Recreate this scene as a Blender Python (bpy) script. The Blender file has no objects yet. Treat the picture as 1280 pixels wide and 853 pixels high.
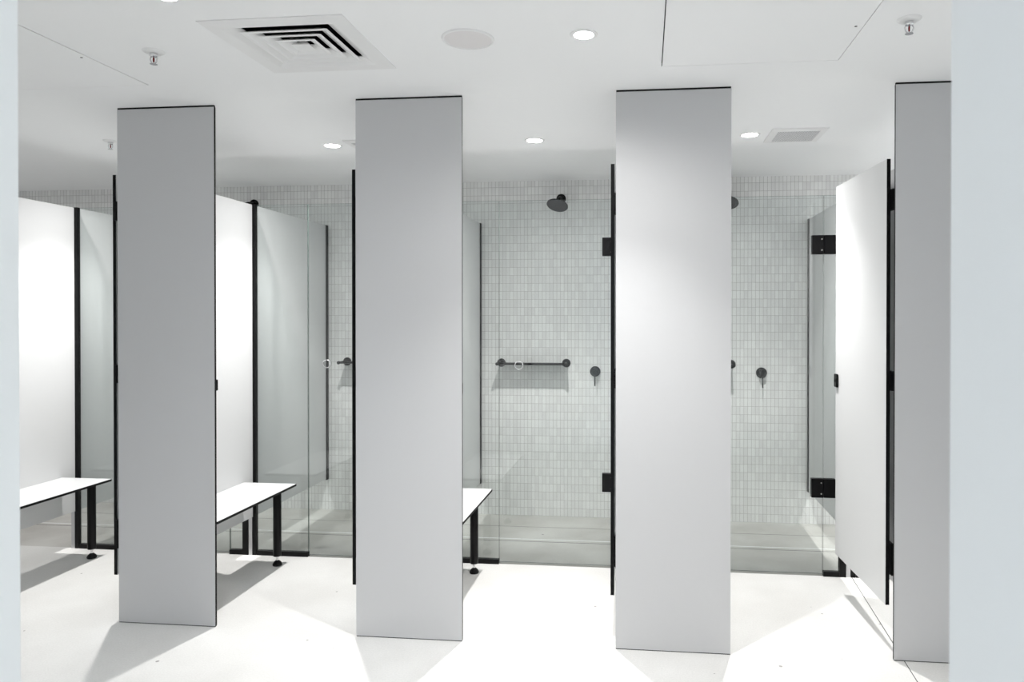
import bpy, bmesh, math, random
from mathutils import Vector, Matrix
random.seed(7)
C = bpy.context.scene.collection
SC = bpy.context.scene

# ------------------------------------------------------------------ camera
cam_d = bpy.data.cameras.new('camera')
cam = bpy.data.objects.new('camera', cam_d); C.objects.link(cam)
YAW, PITCH = -0.1055, -0.0067
cam.location = (0, 0, 1.4333)
cam.rotation_euler = (math.pi/2 + PITCH, -0.0004, -YAW)
cam_d.sensor_width = 36.0
cam_d.lens = 890.0*36.0/1280.0
cam_d.shift_x = -72.49/1280.0
cam_d.shift_y = -25.28/1280.0
cam_d.clip_start = 0.02
cam_d.dof.use_dof = True
cam_d.dof.focus_distance = 3.9
cam_d.dof.aperture_fstop = 9.0
SC.camera = cam

# ------------------------------------------------------------------ world, exposure
w = bpy.data.worlds.new('world'); SC.world = w
w.use_nodes = True
w.node_tree.nodes['Background'].inputs[0].default_value = (0.8, 0.9, 1, 1)
w.node_tree.nodes['Background'].inputs[1].default_value = 0.05
SC.view_settings.view_transform = 'Standard'
SC.view_settings.look = 'None'
SC.view_settings.gamma = 1.0
SC.view_settings.use_curve_mapping = False
SC.view_settings.exposure = 0.02
SC.cycles.max_bounces = 14
SC.cycles.diffuse_bounces = 7
SC.cycles.transparent_max_bounces = 40
SC.cycles.caustics_reflective = False
SC.cycles.caustics_refractive = False
SC.cycles.sample_clamp_indirect = 8.0
SC.cycles.use_denoising = True

# light levels (W)
P_CUBE = 178.0      # downlight inside each cubicle
P_AISLE = 140.0     # downlight near the third pillar panel
P_AISLE2 = 40.0    # downlight above the first pillar panels
P_REAR_FILL = 180.0     # unseen downlights added behind the camera to brighten jambs and panels
LIGHT_COL = (1.0, 0.985, 0.965)
COOL_COL = (0.86, 0.93, 1.0)

# ------------------------------------------------------------------ materials
def new_mat(name):
    m = bpy.data.materials.new(name); m.use_nodes = True
    nt = m.node_tree
    return m, nt, nt.nodes['Principled BSDF']

def plain(name, col, rough=0.5, metal=0.0, spec=0.5):
    m, nt, b = new_mat(name)
    b.inputs['Base Color'].default_value = (*col, 1)
    b.inputs['Roughness'].default_value = rough
    b.inputs['Metallic'].default_value = metal
    b.inputs['Specular IOR Level'].default_value = spec
    n = nt.nodes.new('ShaderNodeTexNoise'); n.inputs['Scale'].default_value = 60
    tc = nt.nodes.new('ShaderNodeTexCoord'); nt.links.new(tc.outputs['Object'], n.inputs['Vector'])
    mr = nt.nodes.new('ShaderNodeMapRange')
    mr.inputs['To Min'].default_value = max(0.02, rough-0.04); mr.inputs['To Max'].default_value = min(1, rough+0.04)
    nt.links.new(n.outputs['Fac'], mr.inputs['Value']); nt.links.new(mr.outputs[0], b.inputs['Roughness'])
    return m

M = {}
M['laminate'] = plain('white_laminate', (0.66, 0.665, 0.67), 0.38, spec=0.4)
M['pillar'] = plain('pale_grey_laminate', (0.60, 0.60, 0.61), 0.42, spec=0.35)
M['core'] = plain('black_laminate_core', (0.005, 0.005, 0.0055), 0.5, spec=0.15)
M['black'] = plain('matt_black_metal', (0.0045, 0.0045, 0.005), 0.4, spec=0.18)
M['ceiling'] = plain('ceiling_paint', (0.92, 0.925, 0.93), 0.8, spec=0.2)
M['wall'] = plain('wall_paint', (0.89, 0.915, 0.93), 0.7, spec=0.2)
M['white_metal'] = plain('white_powder_coat', (0.84, 0.84, 0.84), 0.45)
M['chrome'] = plain('chrome', (0.75, 0.75, 0.76), 0.15, metal=1.0)
M['alu'] = plain('brushed_aluminium', (0.55, 0.55, 0.56), 0.35, metal=1.0)
M['red'] = plain('red_glass_bulb', (0.22, 0.015, 0.02), 0.15)
M['void'] = plain('dark_void', (0.03, 0.03, 0.035), 0.9, spec=0.1)
M['speaker'] = plain('speaker_cloth', (0.78, 0.76, 0.76), 0.8, spec=0.1)
M['joint'] = plain('dark_joint', (0.10, 0.10, 0.10), 0.8, spec=0.1)
M['steel'] = plain('dull_steel', (0.45, 0.45, 0.43), 0.4, metal=0.6)

def mat_floor(name, ca, cb):
    m, nt, b = new_mat(name)
    L = nt.links.new; N = nt.nodes.new
    tc = N('ShaderNodeTexCoord')
    n1 = N('ShaderNodeTexNoise'); n1.inputs['Scale'].default_value = 2.2; n1.inputs['Detail'].default_value = 6
    L(tc.outputs['Object'], n1.inputs['Vector'])
    r1 = N('ShaderNodeMapRange'); r1.inputs['From Min'].default_value = .35; r1.inputs['From Max'].default_value = .65
    r1.inputs['To Min'].default_value = 0.0; r1.inputs['To Max'].default_value = 1.0
    L(n1.outputs['Fac'], r1.inputs['Value'])
    mix = N('ShaderNodeMix'); mix.data_type = 'RGBA'
    mix.inputs['A'].default_value = (*ca, 1); mix.inputs['B'].default_value = (*cb, 1)
    L(r1.outputs[0], mix.inputs['Factor'])
    # fine sand grain
    n2 = N('ShaderNodeTexNoise'); n2.inputs['Scale'].default_value = 140; n2.inputs['Detail'].default_value = 3
    L(tc.outputs['Object'], n2.inputs['Vector'])
    r2 = N('ShaderNodeMapRange'); r2.inputs['From Min'].default_value = .3; r2.inputs['From Max'].default_value = .7
    r2.inputs['To Min'].default_value = 0.95; r2.inputs['To Max'].default_value = 1.04
    L(n2.outputs['Fac'], r2.inputs['Value'])
    mul = N('ShaderNodeMix'); mul.data_type = 'RGBA'; mul.blend_type = 'MULTIPLY'; mul.inputs['Factor'].default_value = 1
    L(mix.outputs['Result'], mul.inputs['A']); L(r2.outputs[0], mul.inputs['B'])
    # sparse dark chips
    v = N('ShaderNodeTexVoronoi'); v.inputs['Scale'].default_value = 9.0
    L(tc.outputs['Object'], v.inputs['Vector'])
    sep = N('ShaderNodeSeparateColor'); L(v.outputs['Color'], sep.inputs['Color'])
    rad = N('ShaderNodeMath'); rad.operation = 'MULTIPLY'; rad.inputs[1].default_value = 0.075
    L(sep.outputs['Red'], rad.inputs[0])
    lt = N('ShaderNodeMath'); lt.operation = 'LESS_THAN'
    L(v.outputs['Distance'], lt.inputs[0]); L(rad.outputs[0], lt.inputs[1])
    sel = N('ShaderNodeMath'); sel.operation = 'GREATER_THAN'; sel.inputs[1].default_value = 0.35
    L(sep.outputs['Green'], sel.inputs[0])
    an = N('ShaderNodeMath'); an.operation = 'MULTIPLY'; L(lt.outputs[0], an.inputs[0]); L(sel.outputs[0], an.inputs[1])
    sc_ = N('ShaderNodeMath'); sc_.operation = 'MULTIPLY'; sc_.inputs[1].default_value = 0.7; L(an.outputs[0], sc_.inputs[0])
    mx = N('ShaderNodeMix'); mx.data_type = 'RGBA'
    mx.inputs['B'].default_value = (0.16, 0.15, 0.14, 1)
    L(sc_.outputs[0], mx.inputs['Factor']); L(mul.outputs['Result'], mx.inputs['A'])
    L(mx.outputs['Result'], b.inputs['Base Color'])
    b.inputs['Roughness'].default_value = 0.55
    b.inputs['Specular IOR Level'].default_value = 0.3
    return m
M['floor'] = mat_floor('pale_speckled_floor', (0.68, 0.672, 0.655), (0.76, 0.755, 0.74))
M['shower_floor'] = mat_floor('grey_shower_floor', (0.45, 0.435, 0.41), (0.60, 0.59, 0.565))

def mat_tiles():
    m, nt, b = new_mat('finger_mosaic_tiles')
    L = nt.links.new; N = nt.nodes.new
    tc = N('ShaderNodeTexCoord')
    mp = N('ShaderNodeMapping'); mp.inputs['Rotation'].default_value = (-math.pi/2, 0, 0)
    L(tc.outputs['Object'], mp.inputs['Vector'])
    br = N('ShaderNodeTexBrick')
    br.offset = 0.0; br.offset_frequency = 1; br.squash = 1.0
    br.inputs['Scale'].default_value = 1.0
    br.inputs['Brick Width'].default_value = 0.0262
    br.inputs['Row Height'].default_value = 0.0575
    br.inputs['Mortar Size'].default_value = 0.0013
    br.inputs['Mortar Smooth'].default_value = 0.25
    br.inputs['Color1'].default_value = (0.86, 0.86, 0.85, 1)
    br.inputs['Color2'].default_value = (0.77, 0.765, 0.76, 1)
    br.inputs['Mortar'].default_value = (0.50, 0.485, 0.475, 1)
    L(mp.outputs['Vector'], br.inputs['Vector'])
    L(br.outputs['Color'], b.inputs['Base Color'])
    # slightly uneven handmade faces
    n = N('ShaderNodeTexNoise'); n.inputs['Scale'].default_value = 14
    L(tc.outputs['Object'], n.inputs['Vector'])
    inv = N('ShaderNodeMath'); inv.operation = 'SUBTRACT'; inv.inputs[0].default_value = 1.0
    L(br.outputs['Fac'], inv.inputs[1])
    ad = N('ShaderNodeMath'); ad.operation = 'MULTIPLY_ADD'; ad.inputs[1].default_value = 0.35
    L(n.outputs['Fac'], ad.inputs[0]); L(inv.outputs[0], ad.inputs[2])
    bp = N('ShaderNodeBump'); bp.inputs['Strength'].default_value = 0.5; bp.inputs['Distance'].default_value = 0.0015
    L(ad.outputs[0], bp.inputs['Height']); L(bp.outputs['Normal'], b.inputs['Normal'])
    b.inputs['Roughness'].default_value = 0.35
    return m
M['tiles'] = mat_tiles()

def mat_glass(name, tint, extra):
    """clear sheet: straight-through transmission plus Fresnel reflection (Schlick), the same for every ray"""
    m = bpy.data.materials.new(name); m.use_nodes = True
    nt = m.node_tree; nt.nodes.clear()
    L = nt.links.new; N = nt.nodes.new
    out = N('ShaderNodeOutputMaterial')
    tr = N('ShaderNodeBsdfTransparent'); tr.inputs['Color'].default_value = (*tint, 1)
    gl = N('ShaderNodeBsdfGlossy'); gl.inputs['Roughness'].default_value = 0.0
    gl.inputs['Color'].default_value = (1, 1, 1, 1)
    lw = N('ShaderNodeLayerWeight'); lw.inputs['Blend'].default_value = 0.5   # Facing = 1 - |cos|
    pw = N('ShaderNodeMath'); pw.operation = 'POWER'; pw.inputs[1].default_value = 5.0
    L(lw.outputs['Facing'], pw.inputs[0])
    ma = N('ShaderNodeMath'); ma.operation = 'MULTIPLY_ADD'; ma.inputs[1].default_value = 1-extra; ma.inputs[2].default_value = extra
    L(pw.outputs[0], ma.inputs[0])
    mx = N('ShaderNodeMixShader')
    L(ma.outputs[0], mx.inputs['Fac']); L(tr.outputs[0], mx.inputs[1]); L(gl.outputs[0], mx.inputs[2])
    L(mx.outputs[0], out.inputs['Surface'])
    return m
M['glass'] = mat_glass('shower_glass', (0.950, 0.968, 0.964), 0.045)

def mat_glass_edge():
    m = bpy.data.materials.new('polished_glass_edge'); m.use_nodes = True
    nt = m.node_tree; b = nt.nodes['Principled BSDF']
    b.inputs['Base Color'].default_value = (0.10, 0.125, 0.12, 1); b.inputs['Roughness'].default_value = 0.1
    out = nt.nodes['Material Output']
    tr = nt.nodes.new('ShaderNodeBsdfTransparent'); tr.inputs['Color'].default_value = (0.58, 0.64, 0.62, 1)
    mx = nt.nodes.new('ShaderNodeMixShader'); mx.inputs['Fac'].default_value = 0.45
    nt.links.new(b.outputs[0], mx.inputs[1]); nt.links.new(tr.outputs[0], mx.inputs[2])
    nt.links.new(mx.outputs[0], out.inputs['Surface'])
    return m
M['glass_edge'] = mat_glass_edge()

def mat_emit(name, col, strength):
    m = bpy.data.materials.new(name); m.use_nodes = True
    b = m.node_tree.nodes['Principled BSDF']
    b.inputs['Base Color'].default_value = (0.9, 0.9, 0.9, 1)
    b.inputs['Emission Color'].default_value = (*col, 1)
    b.inputs['Emission Strength'].default_value = strength
    return m
M['lamp'] = mat_emit('lit_lamp_lens', (1, 0.99, 0.97), 30)

def mat_grille():
    m, nt, b = new_mat('fine_egg_crate_mesh')
    L = nt.links.new; N = nt.nodes.new
    tc = N('ShaderNodeTexCoord')
    br = N('ShaderNodeTexBrick'); br.offset = 0.0
    br.inputs['Scale'].default_value = 1.0
    br.inputs['Brick Width'].default_value = 0.008; br.inputs['Row Height'].default_value = 0.008
    br.inputs['Mortar Size'].default_value = 0.0018
    br.inputs['Color1'].default_value = (0.17, 0.17, 0.18, 1); br.inputs['Color2'].default_value = (0.21, 0.21, 0.22, 1)
    br.inputs['Mortar'].default_value = (0.75, 0.75, 0.76, 1)
    L(tc.outputs['Object'], br.inputs['Vector']); L(br.outputs['Color'], b.inputs['Base Color'])
    b.inputs['Roughness'].default_value = 0.7
    return m
M['grille'] = mat_grille()

# ------------------------------------------------------------------ helpers
def link_mesh(name, bm, mats, parent=None, smooth=False):
    me = bpy.data.meshes.new(name); bm.to_mesh(me); bm.free()
    for m in (mats if isinstance(mats, (list, tuple)) else [mats]): me.materials.append(m)
    if smooth:
        for p in me.polygons: p.use_smooth = True
    o = bpy.data.objects.new(name, me); C.objects.link(o)
    if parent is not None: o.parent = parent
    return o

def box(bm, x0, x1, y0, y1, z0, z1, mi=0, edge=None, thin=None, M4=None):
    """axis-aligned box; with thin='x'|'y'|'z' the faces not across that axis get material index `edge`"""
    vs = [bm.verts.new((x, y, z)) for x in (x0, x1) for y in (y0, y1) for z in (z0, z1)]
    fs = {'x': [(0,1,3,2), (4,6,7,5)], 'y': [(0,4,5,1), (2,3,7,6)], 'z': [(0,2,6,4), (1,5,7,3)]}
    out = []
    for ax, quads in fs.items():
        for q in quads:
            f = bm.faces.new([vs[i] for i in q])
            f.material_index = edge if (thin and ax != thin) else mi
            out.append(f)
    if M4 is not None: bmesh.ops.transform(bm, matrix=M4, verts=vs)
    return vs

def bbox_obj(name, dims, mats, parent=None, thin=None, bevel=0.0):
    bm = bmesh.new(); box(bm, *dims, mi=0, edge=1 if thin else None, thin=thin)
    bmesh.ops.recalc_face_normals(bm, faces=bm.faces)
    if bevel: bmesh.ops.bevel(bm, geom=bm.edges[:], offset=bevel, segments=2, affect='EDGES', clamp_overlap=True)
    return link_mesh(name, bm, mats, parent)

def lathe(bm, prof, seg=32, mat4=None, mi=0):
    """prof: list of (radius, z) along +z; closes the ends that have radius 0"""
    rings = []; allv = []
    for r, z in prof:
        if r < 1e-6:
            v = bm.verts.new((0, 0, z)); rings.append([v]); allv.append(v)
        else:
            rg = [bm.verts.new((r*math.cos(2*math.pi*i/seg), r*math.sin(2*math.pi*i/seg), z)) for i in range(seg)]
            rings.append(rg); allv += rg
    for a, b in zip(rings, rings[1:]):
        for i in range(seg):
            j = (i+1) % seg
            if len(a) == 1 and len(b) == 1: continue
            if len(a) == 1: f = bm.faces.new((a[0], b[i], b[j]))
            elif len(b) == 1: f = bm.faces.new((a[i], b[0], a[j]))
            else: f = bm.faces.new((a[i], b[i], b[j], a[j]))
            f.material_index = mi
    if mat4 is not None: bmesh.ops.transform(bm, matrix=mat4, verts=allv)
    return allv

def along(p, d):
    """matrix that takes +z to direction d and the origin to p"""
    return Matrix.Translation(Vector(p)) @ Vector((0, 0, 1)).rotation_difference(Vector(d).normalized()).to_matrix().to_4x4()

def lathe_obj(name, prof, mat, parent=None, m4=None, seg=32, smooth=True):
    bm = bmesh.new(); lathe(bm, prof, seg, m4)
    bmesh.ops.recalc_face_normals(bm, faces=bm.faces)
    o = link_mesh(name, bm, mat, parent, smooth)
    if smooth:
        md = o.modifiers.new('edges', 'EDGE_SPLIT'); md.split_angle = math.radians(35)
    return o

def tube(bm, pts, r, seg=14):
    pts = [Vector(p) for p in pts]; rings = []
    for i, p in enumerate(pts):
        d = (pts[min(i+1, len(pts)-1)] - pts[max(i-1, 0)]).normalized()
        q = Vector((0, 0, 1)).rotation_difference(d)
        rings.append([bm.verts.new(p + q @ Vector((r*math.cos(2*math.pi*k/seg), r*math.sin(2*math.pi*k/seg), 0))) for k in range(seg)])
    for a, b in zip(rings, rings[1:]):
        for k in range(seg): bm.faces.new((a[k], a[(k+1) % seg], b[(k+1) % seg], b[k]))
    bm.faces.new(rings[0][::-1]); bm.faces.new(rings[-1])

def thing(name, loc=(0, 0, 0), label=None, cat=None, group=None, rz=0.0):
    o = bpy.data.objects.new(name, None); C.objects.link(o)
    o.empty_display_size = 0.1
    o.location = loc; o.rotation_euler = (0, 0, rz)
    tag(o, label, cat, group)
    return o

def tag(o, label=None, cat=None, group=None, kind=None):
    if label: o['label'] = label
    if cat: o['category'] = cat
    if group: o['group'] = group
    if kind: o['kind'] = kind
    return o

def struct(name, dims, m):
    return tag(bbox_obj(name, dims, m), kind='structure')

def dup(root, loc, label, rz=None):
    """copy of a thing with copies of its parts and sub-parts"""
    r = root.copy(); C.objects.link(r); r.location = loc; r['label'] = label
    if rz is not None: r.rotation_euler = (0, 0, rz)
    def rec(src, dst):
        for ch in list(src.children):
            c = ch.copy(); C.objects.link(c); c.parent = dst
            rec(ch, c)
    rec(root, r)
    return r

# ------------------------------------------------------------------ the room's measures
H = 2.40
S = 1.1537                     # cubicle spacing
Y1, Y2, Y3 = 3.062, 4.045, 5.045   # pillar panels, glass line, tiled wall
PX = [-2.341 + S*i for i in (-1, 0, 1, 2, 3)]      # partition centre lines
ZT, ZB = 2.097, 0.23
LX, RX = PX[0]-1.55, PX[4]+S
NAMES = ['A', 'B', 'C', 'D', 'E']

# ------------------------------------------------------------------ structure
struct('floor', (LX-0.1, RX+0.1, -3.4, Y2, -0.06, 0.0), M['floor'])
bbox_obj('floor_shower', (LX-0.1, RX+0.1, Y2, Y3+0.1, -0.06, 0.0), M['shower_floor'])['kind'] = 'structure'

# ceiling with openings for the diffuser, the two access hatches and the exhaust grilles
HOLES = [(-1.426, -1.006, 2.234, 2.654),          # diffuser throat
         (0.060, 0.724, 2.124, 2.786),            # hatch
         (-2.734, -2.068, 2.124, 2.786)]          # hatch
def ceiling():
    xs = sorted({LX-0.1, RX+0.1, *[h[0] for h in HOLES], *[h[1] for h in HOLES]})
    ys = sorted({-3.4, Y3+0.1, *[h[2] for h in HOLES], *[h[3] for h in HOLES]})
    bm = bmesh.new()
    solid = {}
    for i in range(len(xs)-1):
        for j in range(len(ys)-1):
            cx, cy = (xs[i]+xs[i+1])/2, (ys[j]+ys[j+1])/2
            solid[i, j] = not any(h[0] < cx < h[1] and h[2] < cy < h[3] for h in HOLES)
    V = {}
    def v(x, y, z):
        k = (round(x, 5), round(y, 5), z)
        if k not in V: V[k] = bm.verts.new((x, y, z))
        return V[k]
    za, zb = H, H+0.013
    for (i, j), s in solid.items():
        if not s: continue
        x0, x1, y0, y1 = xs[i], xs[i+1], ys[j], ys[j+1]
        bm.faces.new((v(x0,y0,za), v(x0,y1,za), v(x1,y1,za), v(x1,y0,za)))
        bm.faces.new((v(x0,y0,zb), v(x1,y0,zb), v(x1,y1,zb), v(x0,y1,zb)))
        for di, dj, a, b in ((-1,0,(x0,y0),(x0,y1)), (1,0,(x1,y1),(x1,y0)), (0,-1,(x1,y0),(x0,y0)), (0,1,(x0,y1),(x1,y1))):
            if not solid.get((i+di, j+dj), False):
                bm.faces.new((v(*a,za), v(*b,za), v(*b,zb), v(*a,zb)))
    bmesh.ops.recalc_face_normals(bm, faces=bm.faces)
    return tag(link_mesh('ceiling', bm, M['ceiling']), kind='structure')
ceiling()
tag(bbox_obj('wall_back', (LX-0.1, RX+0.1, Y3, Y3+0.1, 0, H), M['tiles']), kind='structure')
struct('wall_left', (LX-0.1, LX, -3.3, Y3, 0, H), M['wall'])
struct('wall_right', (RX, RX+0.1, -3.3, Y3, 0, H), M['wall'])
# deep opening the view is taken through
JY0, JY1 = 0.30, 0.68
JL, JR = -0.9583*JY1, 0.4056*JY1
struct('wall_front_left', (LX, JL, JY0, JY1, 0, H), M['wall'])
struct('wall_front_right', (JR, RX, JY0, JY1, 0, H), M['wall'])
struct('wall_lobby', (LX, RX, -3.4, -3.3, 0, H), M['wall'])

# recessed movement joint in the floor of the right-hand cubicle
def strip(name, pts, wd, m, z=0.0012):
    a, b = Vector((*pts[0], 0)), Vector((*pts[1], 0)); n = Vector((-(b-a).y, (b-a).x, 0)).normalized()*wd/2
    bm = bmesh.new()
    lo = [bm.verts.new(p + Vector((0, 0, -0.002))) for p in (a+n, a-n, b-n, b+n)]
    hi = [bm.verts.new(p + Vector((0, 0, z))) for p in (a+n, a-n, b-n, b+n)]
    bm.faces.new(hi); bm.faces.new(lo[::-1])
    for k in range(4): bm.faces.new((lo[k], lo[(k+1) % 4], hi[(k+1) % 4], hi[k]))
    bmesh.ops.recalc_face_normals(bm, faces=bm.faces)
    return tag(link_mesh(name, bm, m), kind='structure')
strip('trim_1', ((1.128, 4.06), (1.020, 2.2)), 0.0035, M['joint'], 0.0006)
strip('trim_2', ((LX, 4.462), (RX, 4.462)), 0.005, M['joint'], 0.0006)
strip('trim_3', ((LX, 4.508), (RX, 4.508)), 0.012, M['white_metal'], 0.0006)
strip('trim_4', ((LX, 4.772), (RX, 4.772)), 0.003, M['joint'], 0.0006)

# ------------------------------------------------------------------ pillar panels between the doorways
PIL = [(-3.589, -3.106, 3.062), (-2.445, -1.967, 3.078), (-1.284, -0.800, 3.056), (-0.126, 0.359, 3.056), (1.0285, 1.513, 3.075)]
PIL_LABEL = [None,
    'narrow full-height grey panel between the leftmost two cubicle openings, a small black lock keeper at its edge',
    'full-height grey panel between the second bench and the shower with the full black shelf',
    'brightest full-height panel, lit by the ceiling downlight and standing beside the edge-on black door',
    'full-height warm grey panel behind the wide open white door, partly cut off by the doorway wall']
def pillar(i):
    x0, x1, y = PIL[i]
    cx = (x0+x1)/2; hw = (x1-x0)/2
    t = thing('pillar_panel', (cx, y, 0), PIL_LABEL[i], 'panel', 'full-height panels between the cubicle doorways')
    bbox_obj('panel', (-hw, hw, 0, 0.013, 0.004, H-0.008), [M['pillar'], M['core']], t, thin='y')
    bbox_obj('head_channel', (-hw+0.001, hw-0.001, 0.001, 0.012, H-0.008, H), M['core'], t)
    bbox_obj('foot_seal', (-hw+0.001, hw-0.001, 0.0015, 0.0115, 0, 0.004), M['joint'], t)
    k = bbox_obj('lock_keeper', (hw-0.034, hw-0.004, 0.013, 0.034, 1.087, 1.138), M['black'], t, bevel=0.002)
    return t
for i in (1, 2, 3, 4): pillar(i)

# ------------------------------------------------------------------ partitions
PART_LABEL = [
    'white cubicle partition with black post seen left of the leftmost grey panel, carrying the leftmost bench',
    'white cubicle partition behind the leftmost grey panel, a shower head peeping over its top edge',
    'white cubicle partition behind the second grey panel, left of the shower with the full black shelf',
    'white cubicle partition hidden for the most part behind the brightly lit third panel',
    'white cubicle partition behind the wide open white door at the right']
def partition():
    t = thing('cubicle_partition', (PX[0], Y1, 0), PART_LABEL[0], 'partition', 'raised partitions between the shower cubicles')
    a = 0.0065
    yg = Y2-Y1
    bbox_obj('panel', (-a, a, 0.036, yg-0.016, ZB, ZT), [M['laminate'], M['core']], t, thin='x')
    bbox_obj('panel', (-a, a, yg+0.016, Y3-Y1-0.002, ZB, ZT), [M['laminate'], M['core']], t, thin='x')
    bbox_obj('post', (-0.023, -0.001, yg-0.012, yg+0.012, 0, ZT), M['alu'], t)
    bbox_obj('wall_channel', (-a-0.006, a+0.006, Y3-Y1-0.032, Y3-Y1-0.001, ZB-0.004, ZT+0.003), M['black'], t)
    return t
part0 = partition()
for i in range(1, 5): dup(part0, (PX[i], Y1, 0), PART_LABEL[i])

# ------------------------------------------------------------------ glass
GT = 0.010
def glass_pane(name, x0, x1, z0, z1, parent):
    bm = bmesh.new(); box(bm, x0, x1, -GT/2, GT/2, z0, z1, mi=0, edge=1, thin='y')
    bmesh.ops.recalc_face_normals(bm, faces=bm.faces)
    return link_mesh(name, bm, [M['glass'], M['glass_edge']], parent)

WHERE = ['leftmost', 'second', 'third', 'fourth', 'hidden fifth']
PLACE = ['in the leftmost cubicle', 'behind the bench in the second opening from the left', 'in the cubicle with the full black shelf', 'beside the open white door', 'in the cubicle beyond the open white door']
def fixed_wide():
    t = thing('shower_screen', (PX[0], Y2, 0), 'x', 'glass screen', 'fixed glass screens at the left of each shower')
    glass_pane('glass', 0.020, 0.346, 0.012, ZT, t)
    bbox_obj('bottom_channel', (0.028, 0.347, -0.014, 0.014, 0, 0.027), M['black'], t)
    bbox_obj('side_channel', (0.001, 0.025, -0.014, 0.010, 0, ZT+0.003), M['black'], t)
    return t
def fixed_narrow():
    t = thing('shower_side_screen', (PX[1], Y2, 0), 'x', 'glass screen', 'narrow glass screens that carry the shower doors')
    glass_pane('glass', -0.144, -0.040, 0.012, ZT, t)
    bbox_obj('bottom_channel', (-0.145, -0.0605, -0.014, 0.014, 0, 0.027), M['black'], t)
    bbox_obj('side_channel', (-0.060, -0.025, -0.016, 0.016, 0, ZT+0.003), M['black'], t)
    for z in (0.486, 1.826):
        bbox_obj('hinge', (-0.1445, -0.082, -0.016, 0.016, z-0.052, z+0.052), M['black'], t, bevel=0.0015)
    return t
def glass_door():
    # origin at the partition to the left; door runs to the narrow screen of the next partition
    t = thing('shower_door', (PX[0], Y2, 0), 'x', 'shower door', 'frameless glass shower doors')
    xa, xb = 0.350, S-0.148
    glass_pane('glass', xa, xb, 0.012, ZT, t)
    # round finger pull: clear ring through the glass
    m4 = along((xa+0.114, 0, 1.150), (0, 1, 0))
    bm = bmesh.new()
    lathe(bm, [(0.0215, -0.008), (0.0250, -0.008), (0.0250, 0.008), (0.0215, 0.008), (0.0215, -0.008)], 40, m4)
    link_mesh('finger_pull', bm, M['chrome'], t, True)
    for z in (0.486, 1.826):
        h = bbox_obj('hinge', (xb-0.062, xb+0.002, -0.016, 0.016, z-0.052, z+0.052), M['black'], t, bevel=0.0015)
        bm = bmesh.new()
        for dz in (-0.030, 0.030): lathe(bm, [(0, -0.018), (0.004, -0.018), (0.004, -0.015), (0, -0.015)], 10, along((xb-0.010, 0, z+dz), (0, 1, 0)))
        link_mesh('screw', bm, M['steel'], h)
    return t
fw = fixed_wide(); fn = fixed_narrow(); gd = glass_door()
FW = ['fixed glass screen with black post and floor channel in the leftmost cubicle',
      'fixed glass screen standing behind the bench leg in the second opening from the left',
      'fixed glass screen at the left of the shower with the full black shelf',
      'fixed glass screen of the fourth shower, behind the brightly lit third panel',
      'fixed glass screen in the cubicle beyond the open white door']
FN = ['narrow glass side screen seen in the gap under the partition by the second bench',
      'narrow glass side screen behind the second grey panel',
      'narrow glass side screen behind the brightly lit third panel',
      'narrow glass side screen with two black hinges just left of the open white door',
      'narrow glass side screen in the cubicle beyond the open white door']
GD = ['clear glass shower door in the leftmost cubicle, behind the first grey panel',
      'clear glass shower door with a ring pull in front of the shelf cut off by the second panel',
      'clear glass shower door with a ring pull in front of the full black shelf',
      'clear glass shower door hinged to the narrow screen beside the open white door',
      'clear glass shower door in the cubicle beyond the open white door']
fw['label'] = FW[0]; fn['label'] = FN[0]; gd['label'] = GD[0]
for i in range(1, 5):
    dup(fw, (PX[i], Y2, 0), FW[i])
    if i < 4: dup(fn, (PX[i+1], Y2, 0), FN[i])
    if i < 4: dup(gd, (PX[i], Y2, 0), GD[i])

# ------------------------------------------------------------------ benches
def bench():
    t = thing('changing_bench', (PX[0], Y1, 0), 'x', 'bench', 'changing benches fixed to the partitions')
    x0, x1, y0, y1 = 0.008, 0.333, 0.10, 0.864
    bbox_obj('seat', (x0, x1, y0, y1, 0.448, 0.461), [M['laminate'], M['core']], t, thin='z')
    for y in (y1-0.045, y0+0.075):
        lg = lathe_obj('leg', [(0, 0.055), (0.0215, 0.055), (0.0225, 0.058), (0.0225, 0.430), (0.0215, 0.432), (0, 0.432)], M['black'], t, Matrix.Translation((0.240, y, 0)), 28)
        lathe_obj('collar', [(0, 0.432), (0.012, 0.432), (0.012, 0.448), (0, 0.448)], M['alu'], lg, Matrix.Translation((0.240, y, 0)), 20)
        lathe_obj('stem', [(0, 0.028), (0.006, 0.028), (0.006, 0.055), (0, 0.055)], M['chrome'], lg, Matrix.Translation((0.240, y, 0)), 16)
        lathe_obj('foot', [(0, 0), (0.024, 0), (0.026, 0.004), (0.026, 0.010), (0.020, 0.020), (0.010, 0.029), (0, 0.031)], M['black'], lg, Matrix.Translation((0.240, y, 0)), 28)
    return t
BL = ['white-topped bench on a black leg at the far left, cut off by the doorway wall',
      'white-topped bench on a black leg between the first and second grey panels',
      'white-topped bench of which only a corner and leg show beside the second panel',
      'white-topped bench hidden behind the brightly lit third panel']
bn = bench(); bn['label'] = BL[0]
for i in (1, 2): dup(bn, (PX[i], Y1, 0), BL[i])

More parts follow.
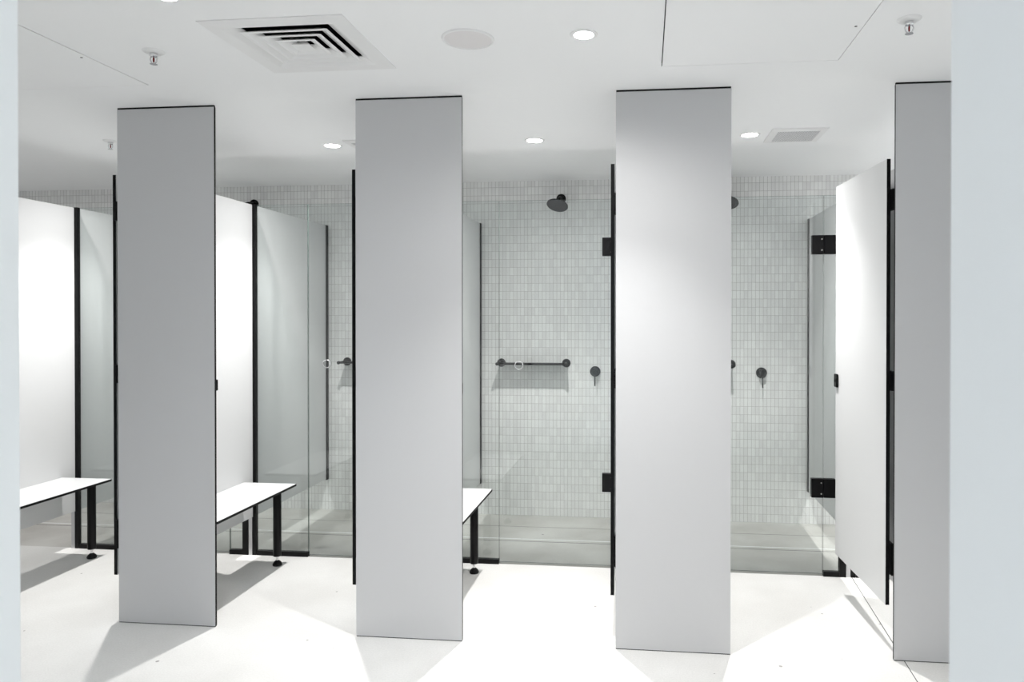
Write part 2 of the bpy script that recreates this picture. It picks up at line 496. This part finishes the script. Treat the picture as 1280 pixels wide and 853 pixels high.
# ------------------------------------------------------------------ cubicle doors, standing open
def cubicle_door():
    # origin: hinge corner (right face, front edge); the leaf runs back along +y
    t = thing('cubicle_door', (0, 0, 0), 'x', 'door', 'cubicle doors standing open')
    th, ln = 0.016, 0.655
    bbox_obj('leaf', (-th, 0, 0, ln, 0.210, ZT), [M['laminate'], M['core']], t, thin='x')
    for z, h in ((1.925, 0.045), (1.160, 0.042), (0.406, 0.067)):
        bbox_obj('hinge', (0.0005, 0.0145, -0.016, 0.040, z-h, z+h), M['black'], t, bevel=0.0015)
    lk = bbox_obj('lock', (-th-0.011, -th-0.0005, ln-0.045, ln-0.002, 1.070, 1.138), M['black'], t, bevel=0.003)
    lathe_obj('lock_knob', [(0, 0), (0.009, 0), (0.009, 0.003), (0, 0.004)], M['black'], lk, along((-th-0.011, ln-0.021, 1.104), (-1, 0, 0)), 20)
    return t
cd = cubicle_door(); cd['label'] = 'open cubicle door seen edge-on as a thin line beside the first grey panel'
cd.location = (-2.4775, 3.110, 0); cd.rotation_euler = (0, 0, math.radians(2.0))
dup(cd, (-1.3075, 3.110, 0), 'open cubicle door seen edge-on as a black line beside the second grey panel', math.radians(2.0))
dup(cd, (-0.1345, 3.112, 0), 'open cubicle door seen edge-on as a black strip with hinges beside the brightly lit panel', math.radians(1.5))
dup(cd, (1.028, 3.132, 0), 'wide white open cubicle door with a small black lock, its black edge towards us', math.radians(3.3))

# ------------------------------------------------------------------ shower fittings (origins on the tiled wall)
def shower_head():
    t = thing('overhead_shower', (0, Y3, 2.268), 'x', 'shower head', 'black wall shower heads')
    lathe_obj('wall_flange', [(0, 0), (0.034, 0), (0.034, 0.010), (0.031, 0.014), (0, 0.014)], M['black'], t, along((0, 0, 0), (0, -1, 0)), 40)
    bm = bmesh.new()
    tube(bm, [(0, -0.012, 0), (0, -0.05, -0.001), (0, -0.085, -0.006), (-0.002, -0.115, -0.018), (-0.004, -0.135, -0.034)], 0.011)
    link_mesh('arm', bm, M['black'], t, True)
    n = Vector((-0.14, -0.42, -0.90)).normalized()
    c = Vector((-0.008, -0.158, -0.066))
    lathe_obj('ball_joint', [(0, -0.034), (0.012, -0.031), (0.017, -0.022), (0.017, -0.014), (0.012, -0.006), (0, -0.004)], M['black'], t, along(c, n), 24)
    hd = lathe_obj('rose', [(0, -0.008), (0.040, -0.008), (0.068, -0.004), (0.074, 0.0), (0.075, 0.006), (0.072, 0.010), (0.066, 0.010), (0.065, 0.0085), (0, 0.0085)], M['rose'], t, along(c, n), 48)
    bm = bmesh.new()
    m4 = along(c, n)
    for k in range(1, 5):
        for a in range(6*k):
            an = 2*math.pi*a/(6*k); r = 0.0145*k
            lathe(bm, [(0.0024, 0.008), (0.0018, 0.0115), (0, 0.0118)], 6, m4 @ Matrix.Translation((r*math.cos(an), r*math.sin(an), 0)))
    link_mesh('nozzles', bm, M['nozzle'], hd)
    return t
M['rose'] = plain('black_spray_plate', (0.012, 0.013, 0.016), 0.45, spec=0.25)
M['nozzle'] = plain('grey_rubber', (0.13, 0.13, 0.15), 0.6)
def shelf():
    t = thing('shower_shelf', (0, Y3, 1.098), 'x', 'shelf', 'black bar shelves in the showers')
    L2 = 0.235
    for s in (-1, 1):
        a = lathe_obj('wall_flange', [(0, 0), (0.030, 0), (0.030, 0.008), (0.027, 0.011), (0, 0.011)], M['black'], t, along((s*L2, 0, 0), (0, -1, 0)), 36)
        bm = bmesh.new(); tube(bm, [(s*L2, -0.010, 0), (s*L2, -0.150, 0)], 0.0085)
        link_mesh('arm', bm, M['black'], t, True)
        lathe_obj('end_cap', [(0, 0), (0.0115, 0), (0.0115, 0.010), (0, 0.011)], M['black'], t, along((s*L2, -0.148, 0), (0, -1, 0)), 24)
    bbox_obj('shelf_plate', (-L2+0.009, L2-0.009, -0.134, -0.012, -0.003, 0.002), M['black'], t)
    bm = bmesh.new(); tube(bm, [(-L2+0.006, -0.142, 0), (L2-0.006, -0.142, 0)], 0.0075)
    link_mesh('front_rail', bm, M['black'], t, True)
    return t
def mixer():
    t = thing('shower_mixer', (0, Y3, 1.040), 'x', 'tap', 'black round shower mixer taps')
    lathe_obj('face_plate', [(0, 0), (0.037, 0), (0.037, 0.006), (0.035, 0.008), (0, 0.008)], M['black'], t, along((0, 0, 0), (0, -1, 0)), 40)
    lathe_obj('body', [(0, 0.008), (0.024, 0.008), (0.024, 0.050), (0.022, 0.053), (0, 0.053)], M['black'], t, along((0, 0, 0), (0, -1, 0)), 32)
    bm = bmesh.new(); tube(bm, [(0, -0.044, -0.020), (0.001, -0.048, -0.060), (0.001, -0.052, -0.100)], 0.0042)
    link_mesh('lever', bm, M['black'], t, True)
    return t
sh = shower_head(); sf = shelf(); mx = mixer()
HX, SX, MX = -0.597, -0.795, -0.3535      # in the third cubicle
def fit(proto, x, z, labels):
    for k, lab in enumerate(labels):
        loc = (x + S*(k-2), Y3, z)
        if k == 0: proto.location = loc; proto['label'] = lab
        else: dup(proto, loc, lab)
fit(sh, HX, 2.268, ['black shower head whose top just shows above the partition beside the first grey panel',
    'black shower head on the tiles behind the second grey panel',
    'black round shower head seen whole against the tiled wall',
    'black round shower head half hidden by the brightly lit third panel'])
fit(sf, SX, 1.098, ['black bar shelf on the tiles behind the first grey panel',
    'black bar shelf of which only the left end shows before the second grey panel',
    'black bar shelf seen at full length on the tiled wall',
    'black bar shelf of which only a round end shows beside the brightly lit third panel'])
fit(mx, MX, 1.040, ['black round mixer tap behind the partition of the leftmost cubicle',
    'black round mixer tap on the tiles behind the second grey panel',
    'black round mixer tap with lever just right of the full black shelf',
    'black round mixer tap with lever between the brightly lit panel and the open door'])

# ------------------------------------------------------------------ ceiling fittings
def downlight(x, y, power, label, r=0.046, col=LIGHT_COL, wide=0.20, beam=104):
    t = thing('downlight', (x, y, H), label, 'ceiling light', 'round recessed ceiling downlights')
    lathe_obj('trim_ring', [(r-0.004, -0.0005), (r-0.003, -0.004), (r+0.008, -0.003), (r+0.010, 0), ], M['white_metal'], t, None, 40)
    lathe_obj('lens', [(0, -0.0025), (r-0.004, -0.0015), (r-0.004, 0)], M['lamp'], t, None, 40)
    for pw, ang in ((power*(1-wide), beam), (power*wide, 166)):     # a lens with a bright beam and a soft wide skirt
        ld = bpy.data.lights.new('lamp_light', 'SPOT')
        ld.energy = pw; ld.color = col; ld.shadow_soft_size = 0.028
        ld.spot_size = math.radians(ang); ld.spot_blend = 1.0
        lo = bpy.data.objects.new('lamp_light', ld); C.objects.link(lo)
        lo.parent = t; lo.location = (0, 0, -0.034)
    return t
for k, lab in enumerate(['small ceiling downlight over the leftmost cubicle',
                         'small lit ceiling downlight above the second cubicle opening',
                         'small lit ceiling downlight above the shower with the full black shelf',
                         'small lit ceiling downlight beside the square exhaust grille on the right',
                         'small ceiling downlight over the cubicle beyond the open white door']):
    downlight(-0.606 + 1.1577*(k-2), 3.875, P_CUBE, lab)
downlight(-0.606 - 1.1577*3, 3.875, P_CUBE*0.45, 'dim unseen downlight added to brighten the unlit cubicle beyond the leftmost partition', col=LIGHT_COL)  # fill lamp added over an unlit cubicle to lift its darkness
downlight(-0.211, 2.44, P_AISLE, 'brightest ceiling downlight, between the round speaker and the big access hatch', wide=0.24, beam=98, r=0.038)
downlight(-1.440, 2.012, P_AISLE2, 'ceiling downlight cut off by the top of the view, above the louvred diffuser', col=COOL_COL, r=0.036)
for x, y in ((-1.6, -1.2), (0.0, -1.2), (1.6, -1.2)):  # added fill lamps, never in view
    downlight(x, y, P_REAR_FILL, 'unseen downlight added behind the viewpoint to light the doorway sides and panels', col=COOL_COL if x < 1 else LIGHT_COL)

def diffuser():
    cx, cy = -1.216, 2.444
    t = thing('air_diffuser', (cx, cy, H), 'large square white louvred air diffuser set in the ceiling', 'air vent')
    bm = bmesh.new()
    # flat flange with thin lip, on the ceiling's underside
    o, i_ = 0.249, 0.196
    def ring(bm, a, za, b, zb):
        A = [bm.verts.new((s*a, u*a, za)) for s, u in ((-1,-1), (1,-1), (1,1), (-1,1))]
        B = [bm.verts.new((s*b, u*b, zb)) for s, u in ((-1,-1), (1,-1), (1,1), (-1,1))]
        for k in range(4): bm.faces.new((A[k], A[(k+1) % 4], B[(k+1) % 4], B[k]))
    ring(bm, o, 0.0, o, -0.003); ring(bm, o, -0.003, i_+0.002, -0.006); ring(bm, i_+0.002, -0.006, i_-0.006, -0.005); ring(bm, i_-0.006, -0.005, i_-0.042, 0.015); ring(bm, i_-0.042, 0.015, i_-0.040, 0.018)
    bmesh.ops.recalc_face_normals(bm, faces=bm.faces)
    link_mesh('flange', bm, M['white_metal'], t)
    # vanes: flared square cones, wide edge down
    for a in (0.155, 0.114, 0.073):
        bm = bmesh.new()
        th = 0.003
        ring(bm, a, -0.005, a-0.012, -0.006); ring(bm, a-0.012, -0.006, a-0.046, 0.016); ring(bm, a-0.046, 0.016, a-0.044, 0.018); ring(bm, a-0.044, 0.018, a, -0.005)
        bmesh.ops.recalc_face_normals(bm, faces=bm.faces)
        link_mesh('vane', bm, M['white_metal'], t)
    bm = bmesh.new()
    a = 0.033
    A = [bm.verts.new((s*a, u*a, -0.006)) for s, u in ((-1,-1), (1,-1), (1,1), (-1,1))]
    B = [bm.verts.new((s*a*0.15, u*a*0.15, 0.020)) for s, u in ((-1,-1), (1,-1), (1,1), (-1,1))]
    bm.faces.new(A); bm.faces.new(B[::-1])
    for k in range(4): bm.faces.new((A[k], A[(k+1) % 4], B[(k+1) % 4], B[k]))
    bmesh.ops.recalc_face_normals(bm, faces=bm.faces)
    link_mesh('centre_plate', bm, M['white_metal'], t)
    bm = bmesh.new()   # dark plenum, open below
    box(bm, -0.209, 0.209, -0.209, 0.209, 0.014, 0.20)
    bm.faces.ensure_lookup_table()
    bot = min(bm.faces, key=lambda f: f.calc_center_median().z); bm.faces.remove(bot)
    link_mesh('plenum', bm, M['void'], t)
    return t
diffuser()

def hatch(cx, cy, w2, d2, label, dot, gaps):
    t = thing('access_hatch', (cx, cy, H), label, 'ceiling hatch', 'flush ceiling access hatches')
    bbox_obj('hatch_panel', (-w2+gaps[0], w2-gaps[1], -d2+gaps[0], d2-gaps[2], 0.0005, 0.012), M['ceiling'], t)
    bm = bmesh.new(); box(bm, -w2-0.01, w2+0.01, -d2-0.01, d2+0.01, 0.0135, 0.020)
    link_mesh('void_shade_sheet', bm, M['void'], t)  # near-black sheet: the unlit ceiling void's shade is put into its colour
    lathe_obj('key_lock', [(0, -0.0005), (0.0045, -0.0005), (0.0045, 0.001), (0, 0.001)], M['joint'], t, Matrix.Translation((*dot, 0)), 14)
    return t
hatch(0.392, 2.455, 0.332, 0.331, 'large square ceiling hatch with a dark gap, right of the bright downlight', (0.305, 0.013), (0.004, 0.0022, 0.0014))
hatch(-2.401, 2.455, 0.333, 0.331, 'large square ceiling hatch, only its thin edge line showing at the upper left', (0.302, 0.008), (0.004, 0.007, 0.0005))

def exhaust(x, y, label):
    t = thing('exhaust_grille', (x, y, H), label, 'air vent', 'square grey exhaust grilles')
    bm = bmesh.new()
    def ring(a, za, b, zb):
        A = [bm.verts.new((s*a, u*a, za)) for s, u in ((-1,-1), (1,-1), (1,1), (-1,1))]
        B = [bm.verts.new((s*b, u*b, zb)) for s, u in ((-1,-1), (1,-1), (1,1), (-1,1))]
        for k in range(4): bm.faces.new((A[k], A[(k+1) % 4], B[(k+1) % 4], B[k]))
    ring(0.142, 0, 0.142, -0.006); ring(0.142, -0.006, 0.108, -0.010); ring(0.108, -0.010, 0.108, -0.001)
    bmesh.ops.recalc_face_normals(bm, faces=bm.faces)
    link_mesh('frame', bm, M['white_metal'], t)
    bbox_obj('mesh_core', (-0.108, 0.108, -0.108, 0.108, -0.008, 0.0), M['grille'], t)
    return t
exhaust(0.792, 3.905, 'square grey exhaust grille in the ceiling above the open white door')
exhaust(0.792-2*S, 3.905, 'square exhaust grille of which one corner shows beside the second grey panel')

t = thing('ceiling_speaker', (-0.616, 2.437, H), 'round flush white ceiling speaker between the louvred diffuser and the bright downlight', 'speaker')
lathe_obj('rim', [(0.082, -0.003), (0.084, -0.006), (0.090, -0.005), (0.092, 0)], M['white_metal'], t, None, 56)
lathe_obj('cover', [(0, -0.0045), (0.070, -0.004), (0.082, -0.003), (0.082, 0)], M['speaker'], t, None, 56)

def sprinkler(x, y, label):
    t = thing('fire_sprinkler', (x, y, H), label, 'sprinkler', 'ceiling fire sprinklers')
    lathe_obj('escutcheon', [(0.014, -0.009), (0.030, -0.007), (0.036, -0.003), (0.038, 0)], M['white_metal'], t, None, 36)
    lathe_obj('body', [(0, 0), (0.013, 0), (0.013, -0.018), (0.009, -0.021), (0, -0.021)], M['chrome'], t, None, 20)
    lathe_obj('bulb', [(0, -0.021), (0.0026, -0.023), (0.0032, -0.030), (0.0026, -0.040), (0, -0.042)], M['red'], t, None, 12)
    for s in (-1, 1):
        bm = bmesh.new(); tube(bm, [(s*0.009, 0, -0.018), (s*0.014, 0, -0.028), (s*0.010, 0, -0.040), (s*0.002, 0, -0.047)], 0.0022, 8)
        link_mesh('frame_arm', bm, M['chrome'], t, True)
    lathe_obj('deflector', [(0, -0.0465), (0.012, -0.0465), (0.013, -0.048), (0, -0.0485)], M['chrome'], t, None, 20)
    return t
sprinkler(-1.786, 2.431, 'fire sprinkler in the ceiling between the left hatch line and the louvred diffuser')
sprinkler(0.852, 2.425, 'fire sprinkler in the ceiling right of the big access hatch')
sprinkler(-2.936, 3.646, 'small fire sprinkler just left of the first grey panel, over the leftmost cubicle')
